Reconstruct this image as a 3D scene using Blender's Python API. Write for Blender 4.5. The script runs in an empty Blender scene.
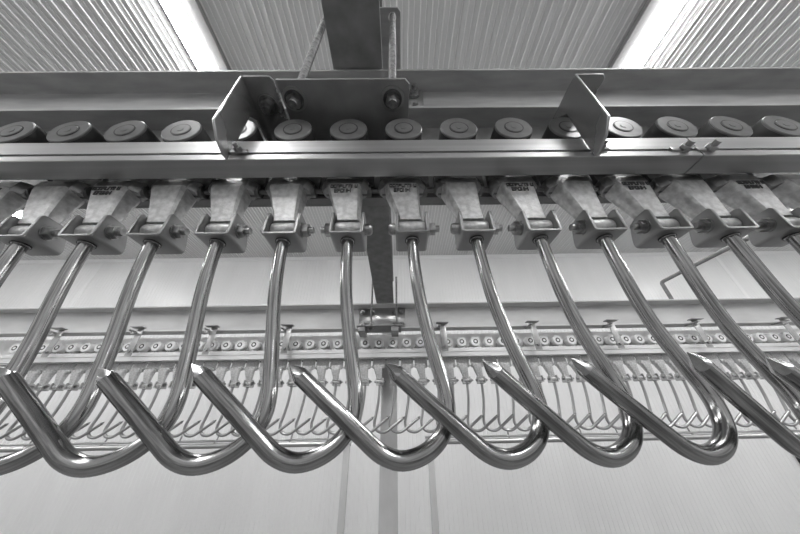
import bpy, bmesh, math, random
from mathutils import Vector, Matrix
random.seed(7)
H = 1.6                                  # camera height above the floor; everything below is written relative to the camera
PI = math.pi
sc = bpy.context.scene
COL = sc.collection

# ------------------------------------------------------------------ materials
def mat(name, base, metallic=0.0, rough=0.5, noise=None, scale=(40, 40, 40), bump=0.0, emit=None, aniso=0.0, rvar=0.0, detail=4.0, spec=0.5):
    m = bpy.data.materials.new(name); m.use_nodes = True
    nt = m.node_tree; b = nt.nodes['Principled BSDF']
    b.inputs['Base Color'].default_value = (base, base, base, 1)
    b.inputs['Metallic'].default_value = metallic
    b.inputs['Roughness'].default_value = rough
    b.inputs['Specular IOR Level'].default_value = spec
    if aniso: b.inputs['Anisotropic'].default_value = aniso
    if emit:
        b.inputs['Emission Color'].default_value = (1, 1, 1, 1)
        b.inputs['Emission Strength'].default_value = emit
    if noise or bump or rvar:
        tc = nt.nodes.new('ShaderNodeTexCoord'); mp = nt.nodes.new('ShaderNodeMapping')
        mp.inputs['Scale'].default_value = scale
        nz = nt.nodes.new('ShaderNodeTexNoise'); nz.inputs['Scale'].default_value = 1.0; nz.inputs['Detail'].default_value = detail
        nt.links.new(tc.outputs['Object'], mp.inputs['Vector']); nt.links.new(mp.outputs[0], nz.inputs['Vector'])
        if noise:
            r = nt.nodes.new('ShaderNodeValToRGB')
            r.color_ramp.elements[0].position = 0.3; r.color_ramp.elements[1].position = 0.7
            a, c = noise
            r.color_ramp.elements[0].color = (a, a, a, 1); r.color_ramp.elements[1].color = (c, c, c, 1)
            nt.links.new(nz.outputs[0], r.inputs[0]); nt.links.new(r.outputs[0], b.inputs['Base Color'])
        if rvar:
            mr = nt.nodes.new('ShaderNodeMapRange')
            mr.inputs['To Min'].default_value = rough - rvar; mr.inputs['To Max'].default_value = rough + rvar
            nt.links.new(nz.outputs[0], mr.inputs[0]); nt.links.new(mr.outputs[0], b.inputs['Roughness'])
        if bump:
            bp = nt.nodes.new('ShaderNodeBump'); bp.inputs['Strength'].default_value = bump; bp.inputs['Distance'].default_value = 0.002
            nt.links.new(nz.outputs[0], bp.inputs['Height']); nt.links.new(bp.outputs[0], b.inputs['Normal'])
    return m

def brushed_reflections(name, lo, hi, rough):
    """grinding lines along the bar, with streaks of lamp reflection painted into their colour (uses the tube's own length/girth coordinates)"""
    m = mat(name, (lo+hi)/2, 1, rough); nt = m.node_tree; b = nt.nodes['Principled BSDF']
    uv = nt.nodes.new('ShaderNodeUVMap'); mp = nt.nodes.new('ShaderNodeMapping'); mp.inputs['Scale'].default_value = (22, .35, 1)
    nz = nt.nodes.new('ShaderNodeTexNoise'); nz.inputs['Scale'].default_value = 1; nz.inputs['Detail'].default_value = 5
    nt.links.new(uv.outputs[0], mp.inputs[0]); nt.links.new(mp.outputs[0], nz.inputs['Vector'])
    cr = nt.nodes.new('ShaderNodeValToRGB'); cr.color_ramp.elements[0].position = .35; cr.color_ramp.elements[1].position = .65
    cr.color_ramp.elements[0].color = (lo, lo, lo, 1); cr.color_ramp.elements[1].color = (hi, hi, hi, 1)  # dark and bright streaks in the base colour imitate reflected lamps
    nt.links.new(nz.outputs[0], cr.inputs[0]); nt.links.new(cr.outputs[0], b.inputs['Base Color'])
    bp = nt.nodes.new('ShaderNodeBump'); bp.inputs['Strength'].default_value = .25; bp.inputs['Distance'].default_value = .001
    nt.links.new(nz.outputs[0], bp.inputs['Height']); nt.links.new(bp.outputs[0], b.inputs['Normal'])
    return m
M = dict(
    hook=brushed_reflections('polished_stainless', .15, .44, .19),
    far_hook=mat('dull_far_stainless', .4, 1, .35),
    tip=mat('ground_stainless', .42, 1, .22, noise=(.36, .5), scale=(150, 150, 150)),
    cast=mat('cast_galvanised', .55, .6, .42, noise=(.42, .68), scale=(110, 110, 110), rvar=.08, bump=.5),
    yoke=mat('grey_yoke_steel', .34, .7, .4, noise=(.24, .42), scale=(60, 60, 60), bump=.3),  # mottled grey, darker than the cast link below it
    emboss=mat('embossed_marks', .12, .6, .5),
    shackle=mat('dull_stainless', .3, .75, .38, noise=(.26, .35), scale=(14, 14, 40)),
    bolt=mat('bolt_steel', .36, 1, .28, noise=(.22, .46), scale=(120, 120, 120)),
    galv=mat('galvanised_steel', .34, .1, .55, noise=(.28, .4), scale=(9, 40, 40), rvar=.08, bump=.12, detail=10),
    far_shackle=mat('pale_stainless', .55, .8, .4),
    white_panel=mat('white_back_panel', .95, 0, .5),
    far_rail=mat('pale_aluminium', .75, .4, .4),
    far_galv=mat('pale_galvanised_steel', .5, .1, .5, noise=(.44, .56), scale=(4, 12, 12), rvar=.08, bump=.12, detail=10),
    dark_galv=mat('dull_galvanised_steel', .22, .2, .55, noise=(.17, .26), scale=(20, 20, 20), bump=.1, detail=8),
    rail=mat('anodised_aluminium', .45, .9, .34, noise=(.4, .5), scale=(2, 90, 90), rvar=.04),
    plate=mat('mill_steel_plate', .3, .5, .4, noise=(.24, .36), scale=(14, 14, 14), rvar=.06, detail=10),
    bright_plate=mat('polished_bracket_steel', .45, .75, .27, noise=(.38, .46), scale=(8, 8, 8), rvar=.03),
    wheel=mat('grey_nylon', .13, 0, .34, noise=(.11, .15), scale=(60, 60, 60)),
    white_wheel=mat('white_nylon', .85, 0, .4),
    tread=mat('black_rubber', .025, 0, .6),
    groove=mat('black_ring', .02, 0, .5),
    ceil=mat('grey_white_coated_steel', .66, 0, .45),
    seam=mat('white_panel_seam', .82, 0, .4),
    wall=mat('white_wall_panel', .8, 0, .35, noise=(.77, .82), scale=(3, 3, .6)),
    dim_wall=mat('grey_wall_panel', .6, 0, .5),
    trim=mat('white_trim', .85, 0, .5),
    floor=mat('grey_resin_floor', .17, 0, .45, noise=(.15, .19), scale=(2, 2, 2)),
    lamp=mat('lamp_diffuser', .9, 0, .5, emit=9.0),
    body=mat('lamp_housing', .6, 0, .5),
    tray=mat('grey_cable_tray', .24, 0, .5),
    black=mat('black_plastic', .03, 0, .5),
    chain=mat('oiled_chain_steel', .13, .7, .4, noise=(.08, .18), scale=(60, 60, 60)),
    post=mat('post_steel', .5, .1, .5, noise=(.44, .54), scale=(14, 14, 6)),
)

# ------------------------------------------------------------------ mesh helpers
class MB:
    def __init__(s): s.bm = bmesh.new()
    def box(s, a, b, bev=0.0):
        x0, y0, z0 = a; x1, y1, z1 = b
        vs = [s.bm.verts.new(p) for p in ((x0,y0,z0),(x1,y0,z0),(x1,y1,z0),(x0,y1,z0),(x0,y0,z1),(x1,y0,z1),(x1,y1,z1),(x0,y1,z1))]
        fs = [s.bm.faces.new([vs[i] for i in f]) for f in ((3,2,1,0),(4,5,6,7),(0,1,5,4),(1,2,6,5),(2,3,7,6),(3,0,4,7))]
        if bev:
            es = list({e for f in fs for e in f.edges})
            bmesh.ops.bevel(s.bm, geom=es, offset=bev, segments=2, affect='EDGES', profile=.6)
        return s
    def prism(s, poly, axis, a, b):                      # poly in the two other axes, extruded along axis from a to b
        def P(u, v, w): return {'x': (w, u, v), 'y': (u, w, v), 'z': (u, v, w)}[axis]
        A = [s.bm.verts.new(P(u, v, a)) for u, v in poly]; B = [s.bm.verts.new(P(u, v, b)) for u, v in poly]
        n = len(poly); fs = [s.bm.faces.new(A), s.bm.faces.new(B[::-1])]
        for i in range(n): fs.append(s.bm.faces.new((A[i], B[i], B[(i+1) % n], A[(i+1) % n])))
        bmesh.ops.recalc_face_normals(s.bm, faces=fs)
        return s
    def cyl(s, p, q, r, n=20, r2=None, rings=None):      # solid of revolution from p to q; rings = [(t, radius)...]
        p = Vector(p); q = Vector(q); d = (q - p); L = d.length; d.normalize()
        u = d.orthogonal().normalized(); v = d.cross(u)
        rings = rings or [(0, r), (1, r if r2 is None else r2)]
        rs = []
        for t, rr in rings:
            c = p + d * (t * L)
            rs.append([s.bm.verts.new(c + (u * math.cos(2*PI*k/n) + v * math.sin(2*PI*k/n)) * max(rr, 1e-5)) for k in range(n)])
        fs = [s.bm.faces.new(rs[0][::-1]), s.bm.faces.new(rs[-1])]
        for a, b in zip(rs, rs[1:]):
            for k in range(n): fs.append(s.bm.faces.new((a[k], a[(k+1) % n], b[(k+1) % n], b[k])))
        bmesh.ops.recalc_face_normals(s.bm, faces=fs)
        return s
    def tube(s, pts, r, n=18, cap=True):
        pts = [Vector(p) for p in pts]; rs = []
        t0 = (pts[1] - pts[0]).normalized(); u = t0.orthogonal().normalized()
        for i, p in enumerate(pts):
            t = (pts[min(i+1, len(pts)-1)] - pts[max(i-1, 0)]).normalized()
            u = (u - t * u.dot(t)).normalized(); v = t.cross(u)
            rs.append([s.bm.verts.new(p + (u * math.cos(2*PI*k/n) + v * math.sin(2*PI*k/n)) * r) for k in range(n)])
        for a, b in zip(rs, rs[1:]):
            for k in range(n): s.bm.faces.new((a[k], a[(k+1) % n], b[(k+1) % n], b[k]))
        uvl = s.bm.loops.layers.uv.verify(); acc = [0.0]
        for a, b in zip(pts, pts[1:]): acc.append(acc[-1] + (b-a).length*40)
        vi = {v: (i, k) for i, ring in enumerate(rs) for k, v in enumerate(ring)}
        for f in s.bm.faces:
            ks = [vi[l.vert][1] for l in f.loops if l.vert in vi]; wrap = (max(ks)-min(ks)) > 1 if ks else False
            for l in f.loops:
                if l.vert in vi:
                    i, k = vi[l.vert]; l[uvl].uv = (((n if (wrap and k == 0) else k)/n), acc[i])
        if cap: s.bm.faces.new(rs[0][::-1]); s.bm.faces.new(rs[-1])
        bmesh.ops.recalc_face_normals(s.bm, faces=s.bm.faces[:])
        return rs
    def loft(s, secs):                                   # secs: lists of points, same count, closed
        rs = [[s.bm.verts.new(p) for p in sec] for sec in secs]; n = len(rs[0])
        fs = [s.bm.faces.new(rs[0][::-1]), s.bm.faces.new(rs[-1])]
        for a, b in zip(rs, rs[1:]):
            for k in range(n): fs.append(s.bm.faces.new((a[k], a[(k+1) % n], b[(k+1) % n], b[k])))
        bmesh.ops.recalc_face_normals(s.bm, faces=fs)
        return s
    def build(s, name, m, parent=None, loc=(0, 0, 0), smooth=True, bevel=0.0):
        me = bpy.data.meshes.new(name)
        if smooth:
            for f in s.bm.faces: f.smooth = True
            for e in s.bm.edges:
                if len(e.link_faces) == 2 and e.calc_face_angle(0) > math.radians(38): e.smooth = False
        s.bm.to_mesh(me); s.bm.free()
        me.materials.append(M[m])
        o = bpy.data.objects.new(name, me); COL.objects.link(o)
        o.location = loc
        if parent is not None: o.parent = parent
        if bevel:
            md = o.modifiers.new('edge', 'BEVEL'); md.width = bevel; md.segments = 2; md.limit_method = 'ANGLE'; md.angle_limit = math.radians(50)
        return o

def empty(name, loc):
    o = bpy.data.objects.new(name, None); COL.objects.link(o); o.location = loc; o.empty_display_size = .05
    return o
def tag(o, label, cat, group=None):
    o['label'] = label; o['category'] = cat
    if group: o['group'] = group
    return o
def struct(o, label=None):
    o['kind'] = 'structure'
    if label: o['label'] = label
    return o
def copy_tree(o, parent=None):
    c = o.copy(); COL.objects.link(c); c.parent = parent
    for ch in list(o.children): copy_tree(ch, c)
    return c
def hexa(mb, p, q, r): return mb.cyl(p, q, r, n=6)
def nut_z(mb, x, y, z0, z1, r): return mb.cyl((x, y, z0), (x, y, z1), r, n=6)

# ------------------------------------------------------------------ camera (position 0,0,0 before the lift to H)
F = 262.0; p, yw, rl = [math.radians(a) for a in (31.848, .6035, -1.037)]
fw = Vector((math.sin(yw)*math.cos(p), math.cos(yw)*math.cos(p), math.sin(p)))
rt = fw.cross(Vector((0, 0, 1))).normalized(); up = rt.cross(fw)
RT = rt*math.cos(rl) + up*math.sin(rl); UP = -rt*math.sin(rl) + up*math.cos(rl)
cd = bpy.data.cameras.new('camera'); cam = bpy.data.objects.new('camera', cd); COL.objects.link(cam)
cd.sensor_width = 36; cd.sensor_fit = 'HORIZONTAL'; cd.lens = F/800*36; cd.clip_start = .01; cd.clip_end = 100
mw = Matrix((RT, UP, -fw)).transposed().to_4x4(); cam.matrix_world = mw
sc.camera = cam

# ------------------------------------------------------------------ room
XW, YB, YF, ZC, ZF = 9.0, -4.0, 4.44, 3.0, -H
struct(MB().box((-XW, YB, ZF-.1), (XW, YF, ZF)).build('floor', 'floor', smooth=False), 'pale resin floor')
# ribbed ceiling: one raised seam every 0.1 m, a shallow groove between
def sheet(mb, prof, f0, f1):
    A = [mb.bm.verts.new(f0(*q)) for q in prof]; B = [mb.bm.verts.new(f1(*q)) for q in prof]
    for i in range(len(prof)-1): mb.bm.faces.new((A[i], A[i+1], B[i+1], B[i]))
    return mb
prof = []; x = -XW
while x < XW - 1e-6:
    prof += [(x, ZC), (x+.014, ZC), (x+.0165, ZC-.010), (x+.0225, ZC-.010), (x+.025, ZC), (x+.062, ZC), (x+.064, ZC-.004), (x+.069, ZC-.004), (x+.071, ZC), (x+.0715, ZC+.004), (x+.077, ZC+.004), (x+.0775, ZC)]
    x += .1
prof += [(XW, ZC)]
mb = sheet(MB(), prof, lambda a, z: (a, YB, z), lambda a, z: (a, YF, z))
seams = [k for k in range(len(prof)-1) if min(prof[k][1], prof[k+1][1]) < ZC-.001]
mb.bm.faces.ensure_lookup_table()
for k in seams: mb.bm.faces[k].material_index = 1
mb.box((-XW, YB, ZC+.02), (XW, YF, ZC+.08))
co = mb.build('ceiling', 'ceil', smooth=False); co.data.materials.append(M['seam'])
struct(co, 'white ribbed steel ceiling')
# far wall of narrow ribbed panels
prof = []; x = -XW
while x < XW - 1e-6:
    prof += [(x, YF), (x+.044, YF), (x+.047, YF+.003), (x+.057, YF+.003), (x+.06, YF)]
    x += .06
mb = sheet(MB(), prof, lambda a, y: (a, y, ZF), lambda a, y: (a, y, ZC+.02))
mb.box((-XW, YF+.02, ZF), (XW, YF+.08, ZC+.02))
struct(mb.build('wall_back', 'wall', smooth=False), 'white finely ribbed far wall')
struct(MB().box((-XW-.1, YB, ZF), (-XW, YF, ZC)).build('wall_left', 'wall', smooth=False))
struct(MB().box((XW, YB, ZF), (XW+.1, YF, ZC)).build('wall_right', 'wall', smooth=False))
struct(MB().prism([(YF, ZC-.05), (YF-.012, ZC-.05), (YF-.05, ZC-.012), (YF-.05, ZC), (YF, ZC)], 'x', -XW, XW).build('trim_1', 'trim', smooth=False), 'white cove strip where ceiling meets far wall')
for i, (xa, n) in enumerate(((-5.95, 2), (6.52, 3))):
    struct(MB().box((xa-.03, YF-.006, ZF), (xa+.03, YF+.01, ZC-.05)).build('trim_%d' % n, 'trim', smooth=False), 'white joint strip on far wall')
struct(MB().box((-XW, YB-.1, ZF), (XW, YB, ZC)).build('wall_front', 'dim_wall', smooth=False))
# dark vertical cable duct on the far wall
root = empty('cable_duct', (5.47, YF-.03, ZF)); tag(root, 'dark vertical cable duct on the white wall, low beside the curved hooks', 'cable duct')
MB().box((-.03, -.03, 0), (.06, .03, 1.42), .004).build('duct_body', 'black', root)
mb = MB()
for k in range(6): mb.box((-.035, -.034, .2+k*.22), (.065, .03, .23+k*.22))
mb.build('duct_clip', 'dark_galv', root)

# ceiling lamp rows
LX = [(-5.9, 'beyond the last shackle of the left end'), (-1.79, 'over the mirror-like side bracket'), (2.29, 'over the angled side bracket with the open back'), (6.4, 'out beyond the lettered links of the right end')]
for x, where in LX:
    s = 1 if x < 0 else -1; ye = 2.5 if abs(x) > 4 else 1.8
    r = empty('strip_light', (x, .6, ZC)); tag(r, 'glowing white ceiling strip light ' + where, 'light')
    MB().box((-.09, -4, -.065), (.09, ye, -.008)).build('housing', 'body', r)
    MB().prism([(-.075, -.066), (-.06, -.1), (.06, -.1), (.075, -.066)], 'y', -3.98, ye-.02).build('diffuser', 'lamp', r, smooth=False)
    MB().box((min(s*.09, s*.2), -4, -.064), (max(s*.09, s*.2), ye, -.008)).build('side_tray', 'tray', r, smooth=False)

# ------------------------------------------------------------------ beams
def channel_beam(name, yf, yw_, z0, z1, xa, xb, m='galv'):
    r = empty(name, (0, yw_, z0))
    t = .009
    h = z1-z0; d = yf-yw_
    prof = [(d, h), (0, h), (0, 0), (d, 0), (d, t), (-t, t*1.6), (-t, h-t*1.6), (d, h-t)]
    MB().prism(prof, 'x', xa, xb).build('channel', m, r, bevel=.0012)
    return r
nb = channel_beam('steel_channel_beam', .316, .3747, .623, .82, -2.2, 2.2)
tag(nb, 'large galvanised channel beam above the near row of round wheels', 'beam')
sp = MB().box((-.15, -.012, .0-.0), (.075, -.008+.0, .19)).build('splice_plate', 'plate', nb, loc=(0, 0, 0))
sp.location = (0, 0, .01)
for bx in (-.13, .049):
    for bz in (.055, .145):
        mb = MB(); mb.cyl((bx, -.013, bz), (bx, -.017, bz), .017, 20); mb.cyl((bx, -.017, bz), (bx, -.029, bz), .0125, 6); mb.cyl((bx, -.029, bz), (bx, -.04, bz), .007, 14)
        mb.build('bolt', 'bolt', sp)
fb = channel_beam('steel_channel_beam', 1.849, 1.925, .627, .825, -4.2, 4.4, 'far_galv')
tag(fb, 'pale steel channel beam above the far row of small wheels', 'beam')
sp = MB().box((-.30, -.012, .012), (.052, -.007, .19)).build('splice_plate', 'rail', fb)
for bx in (-.275, -.20, -.03, .025):
    for bz in (.05, .15):
        mb = MB(); mb.cyl((bx, -.013, bz), (bx, -.017, bz), .02, 16); mb.cyl((bx, -.017, bz), (bx, -.034, bz), .014, 6); mb.cyl((bx, -.034, bz), (bx, -.05, bz), .007, 10)
        mb.build('bolt', 'bolt', sp)
# beam running away from the camera, resting on both channels
sb = empty('support_beam', (-.1, .9, .826)); tag(sb, 'dark grey beam running from overhead to the far conveyor, seen from beneath', 'beam')
MB().prism([(-.066, 0), (.066, 0), (.066, .01), (.006, .016), (.006, .184), (.066, .19), (.066, .2), (-.066, .2), (-.066, .19), (-.006, .184), (-.006, .016), (-.066, .01)], 'y', -1.6, .952).build('i_beam', 'dark_galv', sb, bevel=.001)
# clamp lugs with a hole for the hanger rod, near end and far end
def lug(x0, x1, y0, y1, hx, hy, z):
    mb = MB(); n = 24; R_ = .011
    outer = []
    c = .008
    poly = [(x0, y0), (x1-c, y0), (x1, y0+c), (x1, y1), (x0, y1)]
    vo = [mb.bm.verts.new((a, b, z)) for a, b in poly]
    vi = [mb.bm.verts.new((hx+R_*math.cos(2*PI*k/n), hy+R_*math.sin(2*PI*k/n), z)) for k in range(n)]
    eo = [mb.bm.edges.new((vo[k], vo[(k+1) % 5])) for k in range(5)]; ei = [mb.bm.edges.new((vi[k], vi[(k+1) % n])) for k in range(n)]
    bmesh.ops.triangle_fill(mb.bm, edges=eo+ei, use_beauty=True)
    g = bmesh.ops.extrude_face_region(mb.bm, geom=mb.bm.faces[:])
    bmesh.ops.translate(mb.bm, verts=[v for v in g['geom'] if isinstance(v, bmesh.types.BMVert)], vec=(0, 0, .008))
    bmesh.ops.recalc_face_normals(mb.bm, faces=mb.bm.faces[:])
    return mb
lug(.006, .116, -.674, -.50, .094, -.655, .118).build('clamp_plate', 'galv', sb, smooth=False)

# ------------------------------------------------------------------ rails
def conveyor_rail(xa, xb, y, z, zt, zb, label, lipz, fd=.0352, bk=.0835, fl_h=.045, g=None, bd=.099):
    """y = front face, z = underside height, zt = lip top, zb = top of the back panel."""
    r = empty('conveyor_rail', ((xa+xb)/2, y, z)); tag(r, label, 'conveyor rail'); c = (xa+xb)/2; a, b = xa-c, xb-c
    h = lipz
    fl = MB(); g = g or (.013, .018)
    fl.prism([(.0012, 0), (0, .0012), (0, g[0]), (.006, g[0]), (.006, g[1]), (0, g[1]), (0, h), (.004, h), (.004, fl_h), (fd, fl_h), (fd, 0)], 'x', a, b)
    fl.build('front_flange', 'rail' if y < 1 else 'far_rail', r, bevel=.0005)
    MB().prism([(bk, 0), (bd, 0), (bd, .006), (bk, .006)], 'x', a, b).build('back_flange', 'dark_galv', r)
    MB().prism([(bd+.0005, 0), (bd+.0045, 0), (bd+.0045, zb-z), (bd+.0005, zb-z)], 'x', a, b).build('back_panel', 'white_panel' if y > 1 else 'dark_galv', r)
    return r
def rail_bolt(x, parent, big=1.0):
    mb = MB(); y = 0
    mb.box((x-.024, -.003, .011), (x-.009, .004, .019), .001)
    mb.cyl((x, .004, .0165), (x, -.008, .0165), .0085*big, 6); mb.cyl((x, -.008, .0165), (x, -.016, .0165), .005*big, 12)
    return mb.build('rail_bolt', 'rail', parent)
JX = .4945
r1 = conveyor_rail(-2.0, JX-.0012, .262, .366, .4146, .62, 'long aluminium rail below the near round wheels, running past both side brackets', .0486)
r2 = conveyor_rail(JX+.0012, 2.0, .262, .366, .4146, .62, 'aluminium rail beyond the slanted joint with two small nuts', .0486)
rail_bolt(JX-.024 - (-2.0+JX-.0012)/2, r1); rail_bolt(JX+.018-(2.0+JX+.0012)/2, r2)
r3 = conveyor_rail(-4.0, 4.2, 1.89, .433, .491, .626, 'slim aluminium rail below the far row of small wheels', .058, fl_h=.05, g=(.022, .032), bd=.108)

# ------------------------------------------------------------------ brackets
def bracket(x, yf, zm, zt, yr, zr, yb, fw_, label, zin, parts_y, t=.004):
    """side plate in the y-z plane at x, top flange to the right (fw_ wide)."""
    r = empty('side_bracket', (x, yr, zr)); tag(r, label, 'bracket', None)
    g = lambda y, z: (y-yr, z-zr)
    poly = [g(yf, zt), g(yf, zm), g(yf+.35*(yr-yf), zr-.004), g(yr-.012, zr-.012), g(yr-.001, zr-.010), g(yr-.001, zr+.02+.04*(zt-zr)), g(yr-.001, zin-.02), g(yr+.018, zin), g(yb, zin+.003), g(yb, zt)]
    MB().prism(poly, 'x', 0, t).build('side_plate', 'bright_plate', r, bevel=.0012)
    top = MB(); c = .006
    top.prism([(t, yf-yr), (fw_-c, yf-yr), (fw_, yf-yr+c), (fw_, yb-yr), (t, yb-yr)], 'z', zt-zr-t, zt-zr)
    tp = top.build('top_flange', 'bright_plate', r, bevel=.001)
    mb = MB(); bx = fw_*.55; by = parts_y-yr; bz = zt-zr-t
    mb.cyl((bx, by, bz), (bx, by, bz-.003), .017, 24); mb.cyl((bx, by, bz-.003), (bx, by, bz-.013), .0125, 6); mb.cyl((bx, by, bz-.013), (bx, by, bz-.022), .007, 14)
    mb.cyl((bx, by, bz+.003), (bx, by, bz+.02), .007, 12)
    mb.build('bolt', 'bolt', r)
    mb = MB()
    mb.box((t, -.005, .004), (.03, -.001, .012), .0008); mb.cyl((.017, -.005, .008), (.017, -.012, .008), .006, 6); mb.cyl((.017, -.012, .008), (.017, -.018, .008), .0035, 12)
    mb.build('rail_bolt', 'bolt', r)
    return r
bracket(-.2685, .2105, .388, .5254, .262, .3745, .36, .056, 'shiny hexagonal side bracket with bolted top flange beside the wide hanger plate', .509, .256)
bracket(.3141, .2105, .390, .5254, .262, .3745, .36, .056, 'angled side bracket standing alone between wheels, its folded edge bright', .509, .256)
FBX = [-2.42, -1.86, -1.337, -.804, .301, .951, 1.5226, 2.140, 2.792]
FBL = ['outermost small far-rail bracket, touching the left frame edge', 'third small far-rail bracket to the left of the bolted hanger',
       'second small far-rail bracket to the left of the bolted hanger', 'small far-rail bracket closest to the bolted hanger on its left',
       'small far-rail bracket closest to the bolted hanger on its right', 'second small far-rail bracket to the right of the bolted hanger',
       'third small far-rail bracket to the right of the bolted hanger', 'fourth small far-rail bracket to the right of the bolted hanger', 'fifth small far-rail bracket right of the hanger, near the frame edge']
for x, l in zip(FBX, FBL):
    b = empty('rail_strap', (x, 1.85, .622)); tag(b, l, 'bracket', 'brackets along the far rail')
    MB().box((-.004, -.022, -.168), (.040, -.018, .030), .001).build('strap', 'rail', b)
    MB().box((-.02, -.075, -.006), (-.006, .03, .002), .001).build('arm', 'bolt', b)
    MB().box((-.03, -.06, .022), (.055, -.018, .028), .001).build('top_tab', 'plate', b)
    mb = MB(); mb.cyl((.018, -.022, -.135), (.018, -.034, -.135), .011, 6); mb.build('bolt', 'bolt', b)
    mb = MB(); mb.cyl((-.013, -.04, -.006), (-.013, -.04, -.022), .012, 6); mb.build('bolt', 'bolt', b)

# hanger plates held by threaded rods
def hanger(cx, y0, y1, x0, x1, z, rods, ztop, label, t=.005, rr=.008):
    r = empty('hanger_plate', (cx, (y0+y1)/2, z)); cy = (y0+y1)/2; tag(r, label, 'hanger', None); c = .008
    MB().prism([(x0-cx+.0, y0-cy), (x1-cx-c, y0-cy), (x1-cx, y0-cy+c), (x1-cx, y1-cy), (x0-cx, y1-cy)], 'z', 0, t).build('plate', 'plate', r, bevel=.001)
    for rx, ry, tx in rods:
        a = (rx-cx, ry-cy)
        mb = MB(); n = int((ztop-z)/.0022); L = ztop-z+.024
        rings = []
        for k in range(n+1):
            rings += [(k/n, rr), ((k+.5)/n if k < n else 1.0, rr*.9)]
        mb.cyl((a[0], a[1], -.022), (a[0]+tx, a[1], ztop-z), rr, 12, rings=rings)
        rod = mb.build('threaded_rod', 'bolt', r)
        mb = MB(); mb.cyl((a[0], a[1], 0), (a[0], a[1], -.0035), rr*2.7, 28)
        mb.build('washer', 'rail', rod)
        mb = MB(); mb.cyl((a[0], a[1], -.0035), (a[0], a[1], -.006), rr*2.15, 24); mb.build('spring_washer', 'chain', rod)
        mb = MB(); mb.cyl((a[0], a[1], -.006), (a[0], a[1], -.016), rr*1.65, 6)
        mb.cyl((a[0], a[1], t), (a[0], a[1], t+.011), rr*1.65, 6)
        mb.build('nut', 'bolt', rod)
    return r
hanger(-.09, .216, .36, -.2085, .025, .522, [(-.186, .247, 0), (-.0055, .247, 0)], .965, 'wide steel hanger plate on two threaded rods, below the dark beam end')
fh = hanger(-.13, 1.74, 1.90, -.287, .02, .61, [(-.195, 1.79, 0), (-.012, 1.79, 0)], 1.02, 'far hanger plate with two upright rods below the bolted splice', rr=.007)
for a in (-.15, .08): MB().box((a, -.07, -.035), (a+.05, .07, 0), .002).build('clamp_block', 'plate', fh)
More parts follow.
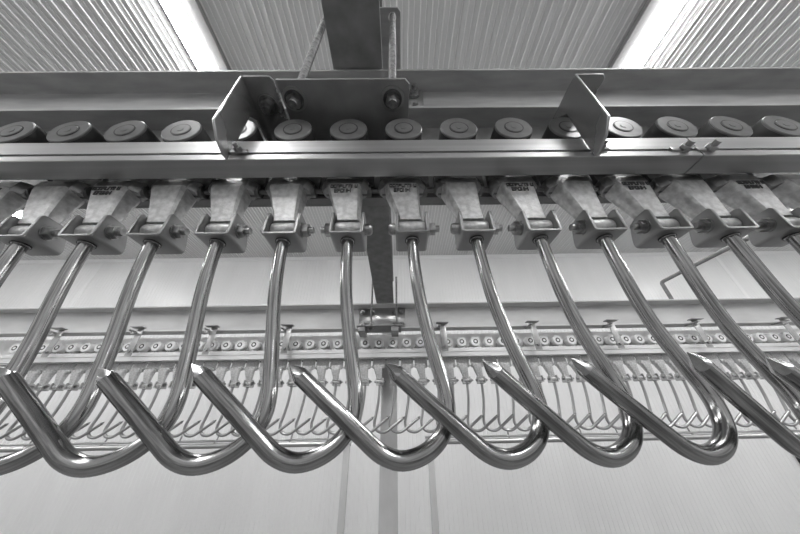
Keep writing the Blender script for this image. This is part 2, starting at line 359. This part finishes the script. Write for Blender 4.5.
# ------------------------------------------------------------------ trolley (wheel + link + shackle) and hook
def sec(z, hw, y0, y1, c=.25, dx=0.0):
    d = (y1-y0)*c; e = min(hw*c, d)
    return [(dx-hw+e, y0, z), (dx+hw-e, y0, z), (dx+hw, y0+d, z), (dx+hw, y1-d, z), (dx+hw-e, y1, z), (dx-hw+e, y1, z), (dx-hw, y1-d, z), (dx-hw, y0+d, z)]
def make_trolley(wz, lift, lettered, det=1):
    """origin: shackle bolt axis; local y measured from the shackle centre line (.324)."""
    Y = .324; r = empty('hook_trolley', (0, 0, 0)); zb = .272
    L = lambda x, y, z: (x, y-Y, z-zb)
    wx = -.009; wzz = wz-lift
    n = 40 if det else 18
    # wheel: tyre, face disc with ring groove and hub
    mb = MB(); mb.cyl(L(wx, .2725, wzz), L(wx, .318, wzz), .034, n, rings=[(0, .0325), (.06, .034), (.85, .034), (1, .030)])
    w = mb.build('wheel', 'tread' if det else 'white_wheel', r)
    mb = MB(); mb.cyl(L(wx, .270, wzz), L(wx, .2735, wzz), .033, n, rings=[(0, .0318), (.35, .0333), (1, .0333)])
    mb.build('wheel_face', 'wheel' if det else 'white_wheel', w)
    mb = MB(); mb.cyl(L(wx, .2692, wzz), L(wx, .271, wzz), .0172 if det else .0165, n); mb.build('seal_ring', 'groove', w)
    mb = MB(); mb.cyl(L(wx, .2686, wzz), L(wx, .271, wzz), .0160 if det else .0095, n, rings=[(0, .0146), (.3, .0152), (1, .0152)] if det else None)
    if det:
        mb.cyl(L(wx, .2681, wzz), L(wx, .27, wzz), .006, 6)
    mb.build('hub_cap', 'wheel' if det else 'white_wheel', w)
    # axle and hanger arm through the slot
    mb = MB(); mb.cyl(L(wx, .318, wzz), L(wx, .336, wzz), .009, 14)
    mb.prism([(wx-.02, wzz-zb+.018), (wx+.02, wzz-zb+.018), (wx+.045, wzz-zb-.03), (wx+.045, .372-zb), (wx-.045, .372-zb), (wx-.045, wzz-zb-.03)], 'y', .3255-Y, .3335-Y)
    mb.build('trolley_arm', 'chain' if det else 'cast', r)
    # chain knuckles
    mb = MB()
    for s in (-1, 1):
        mb.cyl(L(wx+s*.024-.016, .331, .3695), L(wx+s*.024+.016, .331, .3695), .0115, 16)
    mb.cyl(L(wx-.05, .331, .3695), L(wx+.05, .331, .3695), .005, 10)
    mb.build('chain_knuckle', 'chain' if det else 'cast', r)
    # cast link, tapering down to the barrel
    mb = MB()
    top = MB(); top.loft([sec(z-zb, hw, y0-Y, y1-Y, .3, -.014) for z, hw, y0, y1 in ((.384, .038, .317, .342), (.380, .041, .312, .344), (.366, .042, .310, .344), (.3585, .038, .311, .343))])
    top.build('link_yoke', 'yoke' if det else 'cast', r)
    S = [(.362, .0300, .3075, .343, -.014), (.354, .0285, .3065, .343, -.0135), (.342, .0268, .3075, .341, -.0115), (.326, .0240, .309, .339, -.009),
         (.310, .0212, .3105, .337, -.006), (.296, .0192, .312, .3355, -.0035), (.284, .0185, .313, .334, -.002)]
    mb.loft([sec(z-zb, hw, y0-Y, y1-Y, .16, dx) for z, hw, y0, y1, dx in S])
    mb.cyl(L(-.0205, .324, .272), L(.0205, .324, .272), .0125, 24, rings=[(0, .0112), (.06, .0125), (.94, .0125), (1, .0112)])
    lk = mb.build('cast_link', 'cast', r)
    if lettered and det:
        mb = MB(); rnd = random.Random(3)
        for row, (zz, h, cnt, w0) in enumerate(((.3535, .0062, 9, .046), (.3435, .0068, 6, .032))):
            for k in range(cnt):
                gx = -.0125 - w0/2 + (k+.5)*w0/cnt; gw = w0/cnt*.34
                yy = .3066 if row == 0 else .3073
                z0 = zz-zb-h/2; z1 = zz-zb+h/2
                def st(ax, az, bx, bz): mb.box((min(ax, bx)-.0005, yy-.0014-Y, min(az, bz)-.0005), (max(ax, bx)+.0005, yy+.002-Y, max(az, bz)+.0005))
                st(gx-gw, z0, gx-gw, z1)
                if rnd.random() < .6: st(gx+gw, z0, gx+gw, z1)
                if rnd.random() < .7: st(gx-gw, z1, gx+gw, z1)
                if rnd.random() < .6: st(gx-gw, z0, gx+gw, z0)
                if rnd.random() < .35: st(gx-gw, (z0+z1)/2, gx+gw, (z0+z1)/2)
        mb.build('embossed_lettering', 'emboss', lk, smooth=False)
    # U shackle
    t = .0042; W = .0258; rad = .005
    def U(y, top, w2=0.0):
        W_ = W-w2; pts = []
        pts.append((-W_, top)); 
        for k in range(4): a = PI+k*PI/6; pts.append((-W_+rad+rad*math.cos(a), .250+rad+rad*math.sin(a)))
        for k in range(4): a = 1.5*PI+k*PI/6; pts.append((W_-rad+rad*math.cos(a), .250+rad+rad*math.sin(a)))
        pts.append((W_, top)); pts.append((W_-t, top)); pts.append((W_-t, .250+t)); pts.append((-W_+t, .250+t)); pts.append((-W_+t, top))
        return [L(px_, y, pz_) for px_, pz_ in pts]
    mb = MB(); mb.loft([U(.3035, .287), U(.3045, .2915), U(.3075, .2945), (U(.331, .2945)), U(.339, .2915), U(.347, .281), U(.3525, .266), U(.3545, .258)])
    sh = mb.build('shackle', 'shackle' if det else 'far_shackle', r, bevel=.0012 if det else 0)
    # bolt through the shackle
    bo = empty('bolt', L(0, .324, .272)); bo.parent = r
    bo = None
    mb = MB()
    mb.cyl(L(-W-.011, .324, .272), L(-W, .324, .272), .0095, 16, rings=[(0, .0068), (.3, .0093), (1, .0095)])
    mb.cyl(L(-W, .324, .272), L(W+.018, .324, .272), .0055, 14)
    b = mb.build('bolt', 'bolt', r)
    mb = MB(); mb.cyl(L(W, .324, .272), L(W+.0022, .324, .272), .0120, 18); mb.cyl(L(W+.0022, .324, .272), L(W+.011, .324, .272), .0108, 6)
    mb.build('nut', 'bolt', b)
    return r
for o in []: pass

def catmull(P, k):
    out = []
    for i in range(len(P)-1):
        p0 = P[max(i-1, 0)]; p1 = P[i]; p2 = P[i+1]; p3 = P[min(i+2, len(P)-1)]
        for j in range(k):
            t = j/k
            out.append(tuple(.5*((2*p1[a])+(-p0[a]+p2[a])*t+(2*p0[a]-5*p1[a]+4*p2[a]-p3[a])*t*t+(-p0[a]+3*p1[a]-3*p2[a]+p3[a])*t**3) for a in range(3)))
    out.append(P[-1]); return out
HR = .0086
HP = [(-.0775, .3245, .262), (-.0769, .324, .2461), (-.0744, .324, .1973), (-.0697, .324, .15), (-.0622, .3235, .105), (-.0539, .322, .0628), (-.0482, .3205, .033), (-.0492, .319, .012), (-.0585, .3165, -.0065),
      (-.076, .3135, -.0195), (-.098, .310, -.0245), (-.1185, .3065, -.0185), (-.139, .303, -.003), (-.16, .2993, .0145), (-.18, .2955, .031), (-.2040, .2905, .0510)]
NY = [.3245, .324, .3265, .330, .3325, .331, .329, .327, .3235, .3195, .3155, .3115, .307, .302, .2972, .2908]
HP = [tuple(c*ny/q[1] for c in q) if i > 1 else q for i, (q, ny) in enumerate(zip(HP, NY))]
def make_hook(det=1):
    """origin: where the rod leaves the shackle."""
    O = Vector((-.0769, .324, .252)); r = empty('meat_hook', (0, 0, 0))
    P = [tuple(Vector(q)-O) for q in HP]
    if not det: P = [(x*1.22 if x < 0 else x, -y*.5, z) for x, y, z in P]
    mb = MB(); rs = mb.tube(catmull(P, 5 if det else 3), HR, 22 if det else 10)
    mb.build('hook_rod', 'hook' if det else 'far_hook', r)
    # ground point: bevelled flats meeting off-centre
    a = Vector(P[-1]); d = (Vector(P[-1])-Vector(P[-2])).normalized()
    u = d.cross(Vector((0, 1, 0))).normalized(); v = d.cross(u)
    if u.z < 0: u = -u
    mb = MB(); n = 24
    ring = lambda c, R_, sq, off: [c+off+(u*math.cos(2*PI*k/n)+v*math.sin(2*PI*k/n))*R_*(1-sq+sq/(max(abs(math.cos(2*PI*k/n+.5)), abs(math.sin(2*PI*k/n+.5))))*.78) for k in range(n)]
    secs = [ring(a, HR, 0, Vector()), ring(a+d*.003, HR*.96, .5, Vector()), ring(a+d*.0085, HR*.62, 1, Vector()), ring(a+d*.0175, HR*.05, 1, Vector())]
    mb.loft(secs)
    mb.build('hook_point', 'tip', r)
    mb = MB(); mb.cyl((0, 0, -.004), (0, 0, .0065), .0108, 18, rings=[(0, .0100), (.1, .0108), (.7, .0108), (1, .008)])
    mb.build('hook_head', 'tip', r)
    mb = MB(); mb.cyl((0, 0, -.0035), (0, 0, -.0014), .0112, 18); mb.build('collar', 'black', r)
    return r

def kill_stray():
    for o in [o for o in bpy.data.objects if o.type == 'EMPTY' and o.name.startswith('bolt')]: bpy.data.objects.remove(o)
near_l = make_trolley(.4635, 0, True); near_p = make_trolley(.4635, 0, False); far_t = make_trolley(.537, .012, False, 0)
kill_stray()
near_h = make_hook(1); far_h = make_hook(0)

place_t = {
 -6: 'hook trolley at the outermost left, only its round wheel showing above the rail',
 -5: 'outermost left steel hook trolley whose tapered link shows below the rail',
 -4: 'lettered trolley link second along from the left edge, nut facing right',
 -3: 'plain trolley link third from the left edge, between the lettered link and shiny bracket',
 -2: 'plain trolley link hanging almost under the shiny side bracket',
 -1: 'plain trolley link under the left bolt of the wide hanger plate',
 0: 'lettered trolley link hanging left of the dark overhead beam, upright',
 1: 'lettered trolley link hanging right of the dark overhead beam, upright',
 2: 'plain bright trolley link second to the right of the dark beam',
 3: 'lettered trolley link with its nut on the left, just before the angled bracket',
 4: 'plain trolley link with round bolt head directly below the angled side bracket',
 5: 'lettered trolley link left of the slanted rail joint',
 6: 'plain trolley link directly below the slanted rail joint and two nuts',
 7: 'lettered trolley link at the far right, under the rail past the joint',
 8: 'hook trolley at the right frame edge, seen mostly as its round wheel'}
place_h = {
 -5: 'steel hook rod just entering the left edge below the outermost shackle',
 -4: 'large steel hook whose rod leans left from the second shackle, point outside the frame',
 -3: 'large steel hook from the third shackle, its curve cut by the left edge',
 -2: 'large steel hook with its point touching the left edge, fourth shackle',
 -1: 'large steel hook with rod below the shiny side bracket, second whole hook from the left',
 0: 'large steel hook hanging from the lettered link left of the dark beam',
 1: 'large steel hook hanging from the lettered link right of the dark beam',
 2: 'large steel hook hanging second to the right of the dark beam',
 3: 'large steel hook from the shackle with its nut on the left side',
 4: 'large steel hook below the angled side bracket, last whole curve on the right',
 5: 'large steel hook with its point crossing the rightmost whole curve',
 6: 'large steel hook crossing the bent pipe, its point near the right edge',
 7: 'steel hook rod leaving the picture at the upper right edge'}
SW = {-2: .0, -1: .012, 1: .01, 2: .018, 3: .012, 6: .02}
RZ = {-1: -1, 1: -2, 3: 2, 5: 8, 6: 1}
used = set()
for n in range(-6, 9):
    pr = near_l if n in (-6, -4, 0, 1, 3, 5, 7) else near_p
    o = copy_tree(pr) if pr.name in used else pr
    used.add(pr.name)
    X = -.0769+.1*n
    o.location = (X, .324, .272); tag(o, place_t[n], 'trolley', 'trolleys on the near conveyor')
    if n in (0, 3, 4, 5, 6, 7, 8):
        for ch in o.children:
            if ch.name.startswith('bolt'): ch.rotation_euler = (0, 0, PI)
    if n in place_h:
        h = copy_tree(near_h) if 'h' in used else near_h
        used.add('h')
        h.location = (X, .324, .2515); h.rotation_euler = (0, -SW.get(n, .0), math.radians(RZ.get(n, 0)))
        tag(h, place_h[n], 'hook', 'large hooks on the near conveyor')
# far conveyor: turned the other way round
def far_place(X):
    b = sorted(FBX + [-.13], key=lambda q: abs(q-X))[0]
    return b
ordn = ['first', 'second', 'third', 'fourth', 'fifth', 'sixth', 'seventh', 'eighth']
BN = {-2.42: 'the outermost left bracket', -1.86: 'the third bracket left of the hanger', -1.337: 'the second bracket left of the hanger', -.804: 'the bracket next left of the hanger', -.13: 'the bolted hanger',
      .301: 'the first bracket right of the hanger', .951: 'the second bracket right of the hanger', 1.5226: 'the third bracket right of the hanger', 2.140: 'the fourth bracket right of the hanger', 2.792: 'the bracket nearest the right edge'}
keys = sorted(BN)
def far_label(X, what):
    prev = [k for k in keys if k <= X]
    if not prev: 
        c = int(round((keys[0]-X)/.1 - .5)); return '%s, %s one outward to the left of %s' % (what, ordn[min(max(c, 0), 7)], BN[keys[0]])
    k = prev[-1]; c = int((X-k)/.1+1e-6)
    return '%s, %s to the right of %s' % (what, ordn[min(c, 7)], BN[k])
first = True
for n in range(-27, 31):
    X = -.033+.1*n
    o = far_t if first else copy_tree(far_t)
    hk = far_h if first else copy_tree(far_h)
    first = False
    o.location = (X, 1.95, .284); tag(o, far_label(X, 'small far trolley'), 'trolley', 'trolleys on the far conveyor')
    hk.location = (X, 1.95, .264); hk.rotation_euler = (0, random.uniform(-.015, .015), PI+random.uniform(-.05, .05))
    tag(hk, far_label(X, 'small far hook'), 'hook', 'small hooks on the far conveyor')

# ------------------------------------------------------------------ guide bars, post, pipe
def guide(xa, xb, leg_x, label):
    r = empty('guide_bar', (leg_x, 1.95, ZF)); z = -.055-ZF; tag(r, label, 'guide bar', 'guide bars under the far hooks')
    a, b = xa-leg_x, xb-leg_x
    mb = MB(); mb.cyl((a, .02, z+.012), (b, .02, z+.012), .006, 12); mb.build('upper_bar', 'rail', r)
    mb = MB(); mb.cyl((a, 0, z-.012), (b, 0, z-.012), .014, 16); mb.build('lower_bar', 'rail', r)
    x = a+.06
    while x < b:
        mb = MB(); mb.tube([(x, .03, z+.05), (x+.006, .026, z+.04), (x+.004, .02, z+.012), (x, .0, z-.002)], .0045, 8); mb.build('guide_pin', 'bolt', r)
        x += .232
    return r
g1 = guide(-3.3, -.30, -.325, 'thin double guide bar under the far hooks, left of the square post')
MB().box((-.018, -.018, 0), (.018, .018, 1.525), .003).build('leg', 'post', g1)
MB().box((-1.818, -.018, 0), (-1.782, .018, 1.525), .003).build('leg', 'post', g1) if False else None
g2 = guide(.16, 3.4, .186, 'thin double guide bar under the far hooks, right of the square post')
MB().box((-.018, -.018, 0), (.018, .018, 1.525), .003).build('leg', 'post', g2)
po = empty('support_post', (-.072, 2.086, ZF)); tag(po, 'square steel post rising behind the far hooks in the middle', 'post')
MB().box((-.0555, -.055, .012), (.0555, .055, .8+H), .004).build('post_shaft', 'post', po)
MB().box((-.12, -.11, 0), (.12, .11, .012), .002).build('base_plate', 'post', po)
pp = empty('bent_pipe', (2.235, 1.955, .83)); tag(pp, 'thin dark bent pipe over the far beam, behind the large hooks', 'pipe')
mb = MB(); mb.tube([(0, 0, -.06), (0, 0, 0), (0, 0, .185), (.001, -.008, .196), (.003, -.02, .2), (.06, -.61, .2)], .014, 14); mb.build('pipe_run', 'dark_galv', pp)
mb = MB(); mb.cyl((.06, -.60, .2), (.062, -.63, .2), .017, 14); mb.build('end_cap', 'rail', pp)
mb = MB(); mb.box((-.02, -.02, -.05), (.02, .02, -.03), .002); mb.build('pipe_clip', 'bolt', pp)

# ------------------------------------------------------------------ world, lift, colour management
w = bpy.data.worlds.new('world'); sc.world = w; w.use_nodes = True
w.node_tree.nodes['Background'].inputs[0].default_value = (1, 1, 1, 1); w.node_tree.nodes['Background'].inputs[1].default_value = 1.6
for o in list(COL.objects):
    if o.parent is None:
        o.location.z += H
sc.view_settings.view_transform = 'Standard'; sc.view_settings.look = 'None'; sc.view_settings.gamma = 1; sc.view_settings.use_curve_mapping = False
sc.view_settings.exposure = 2.5
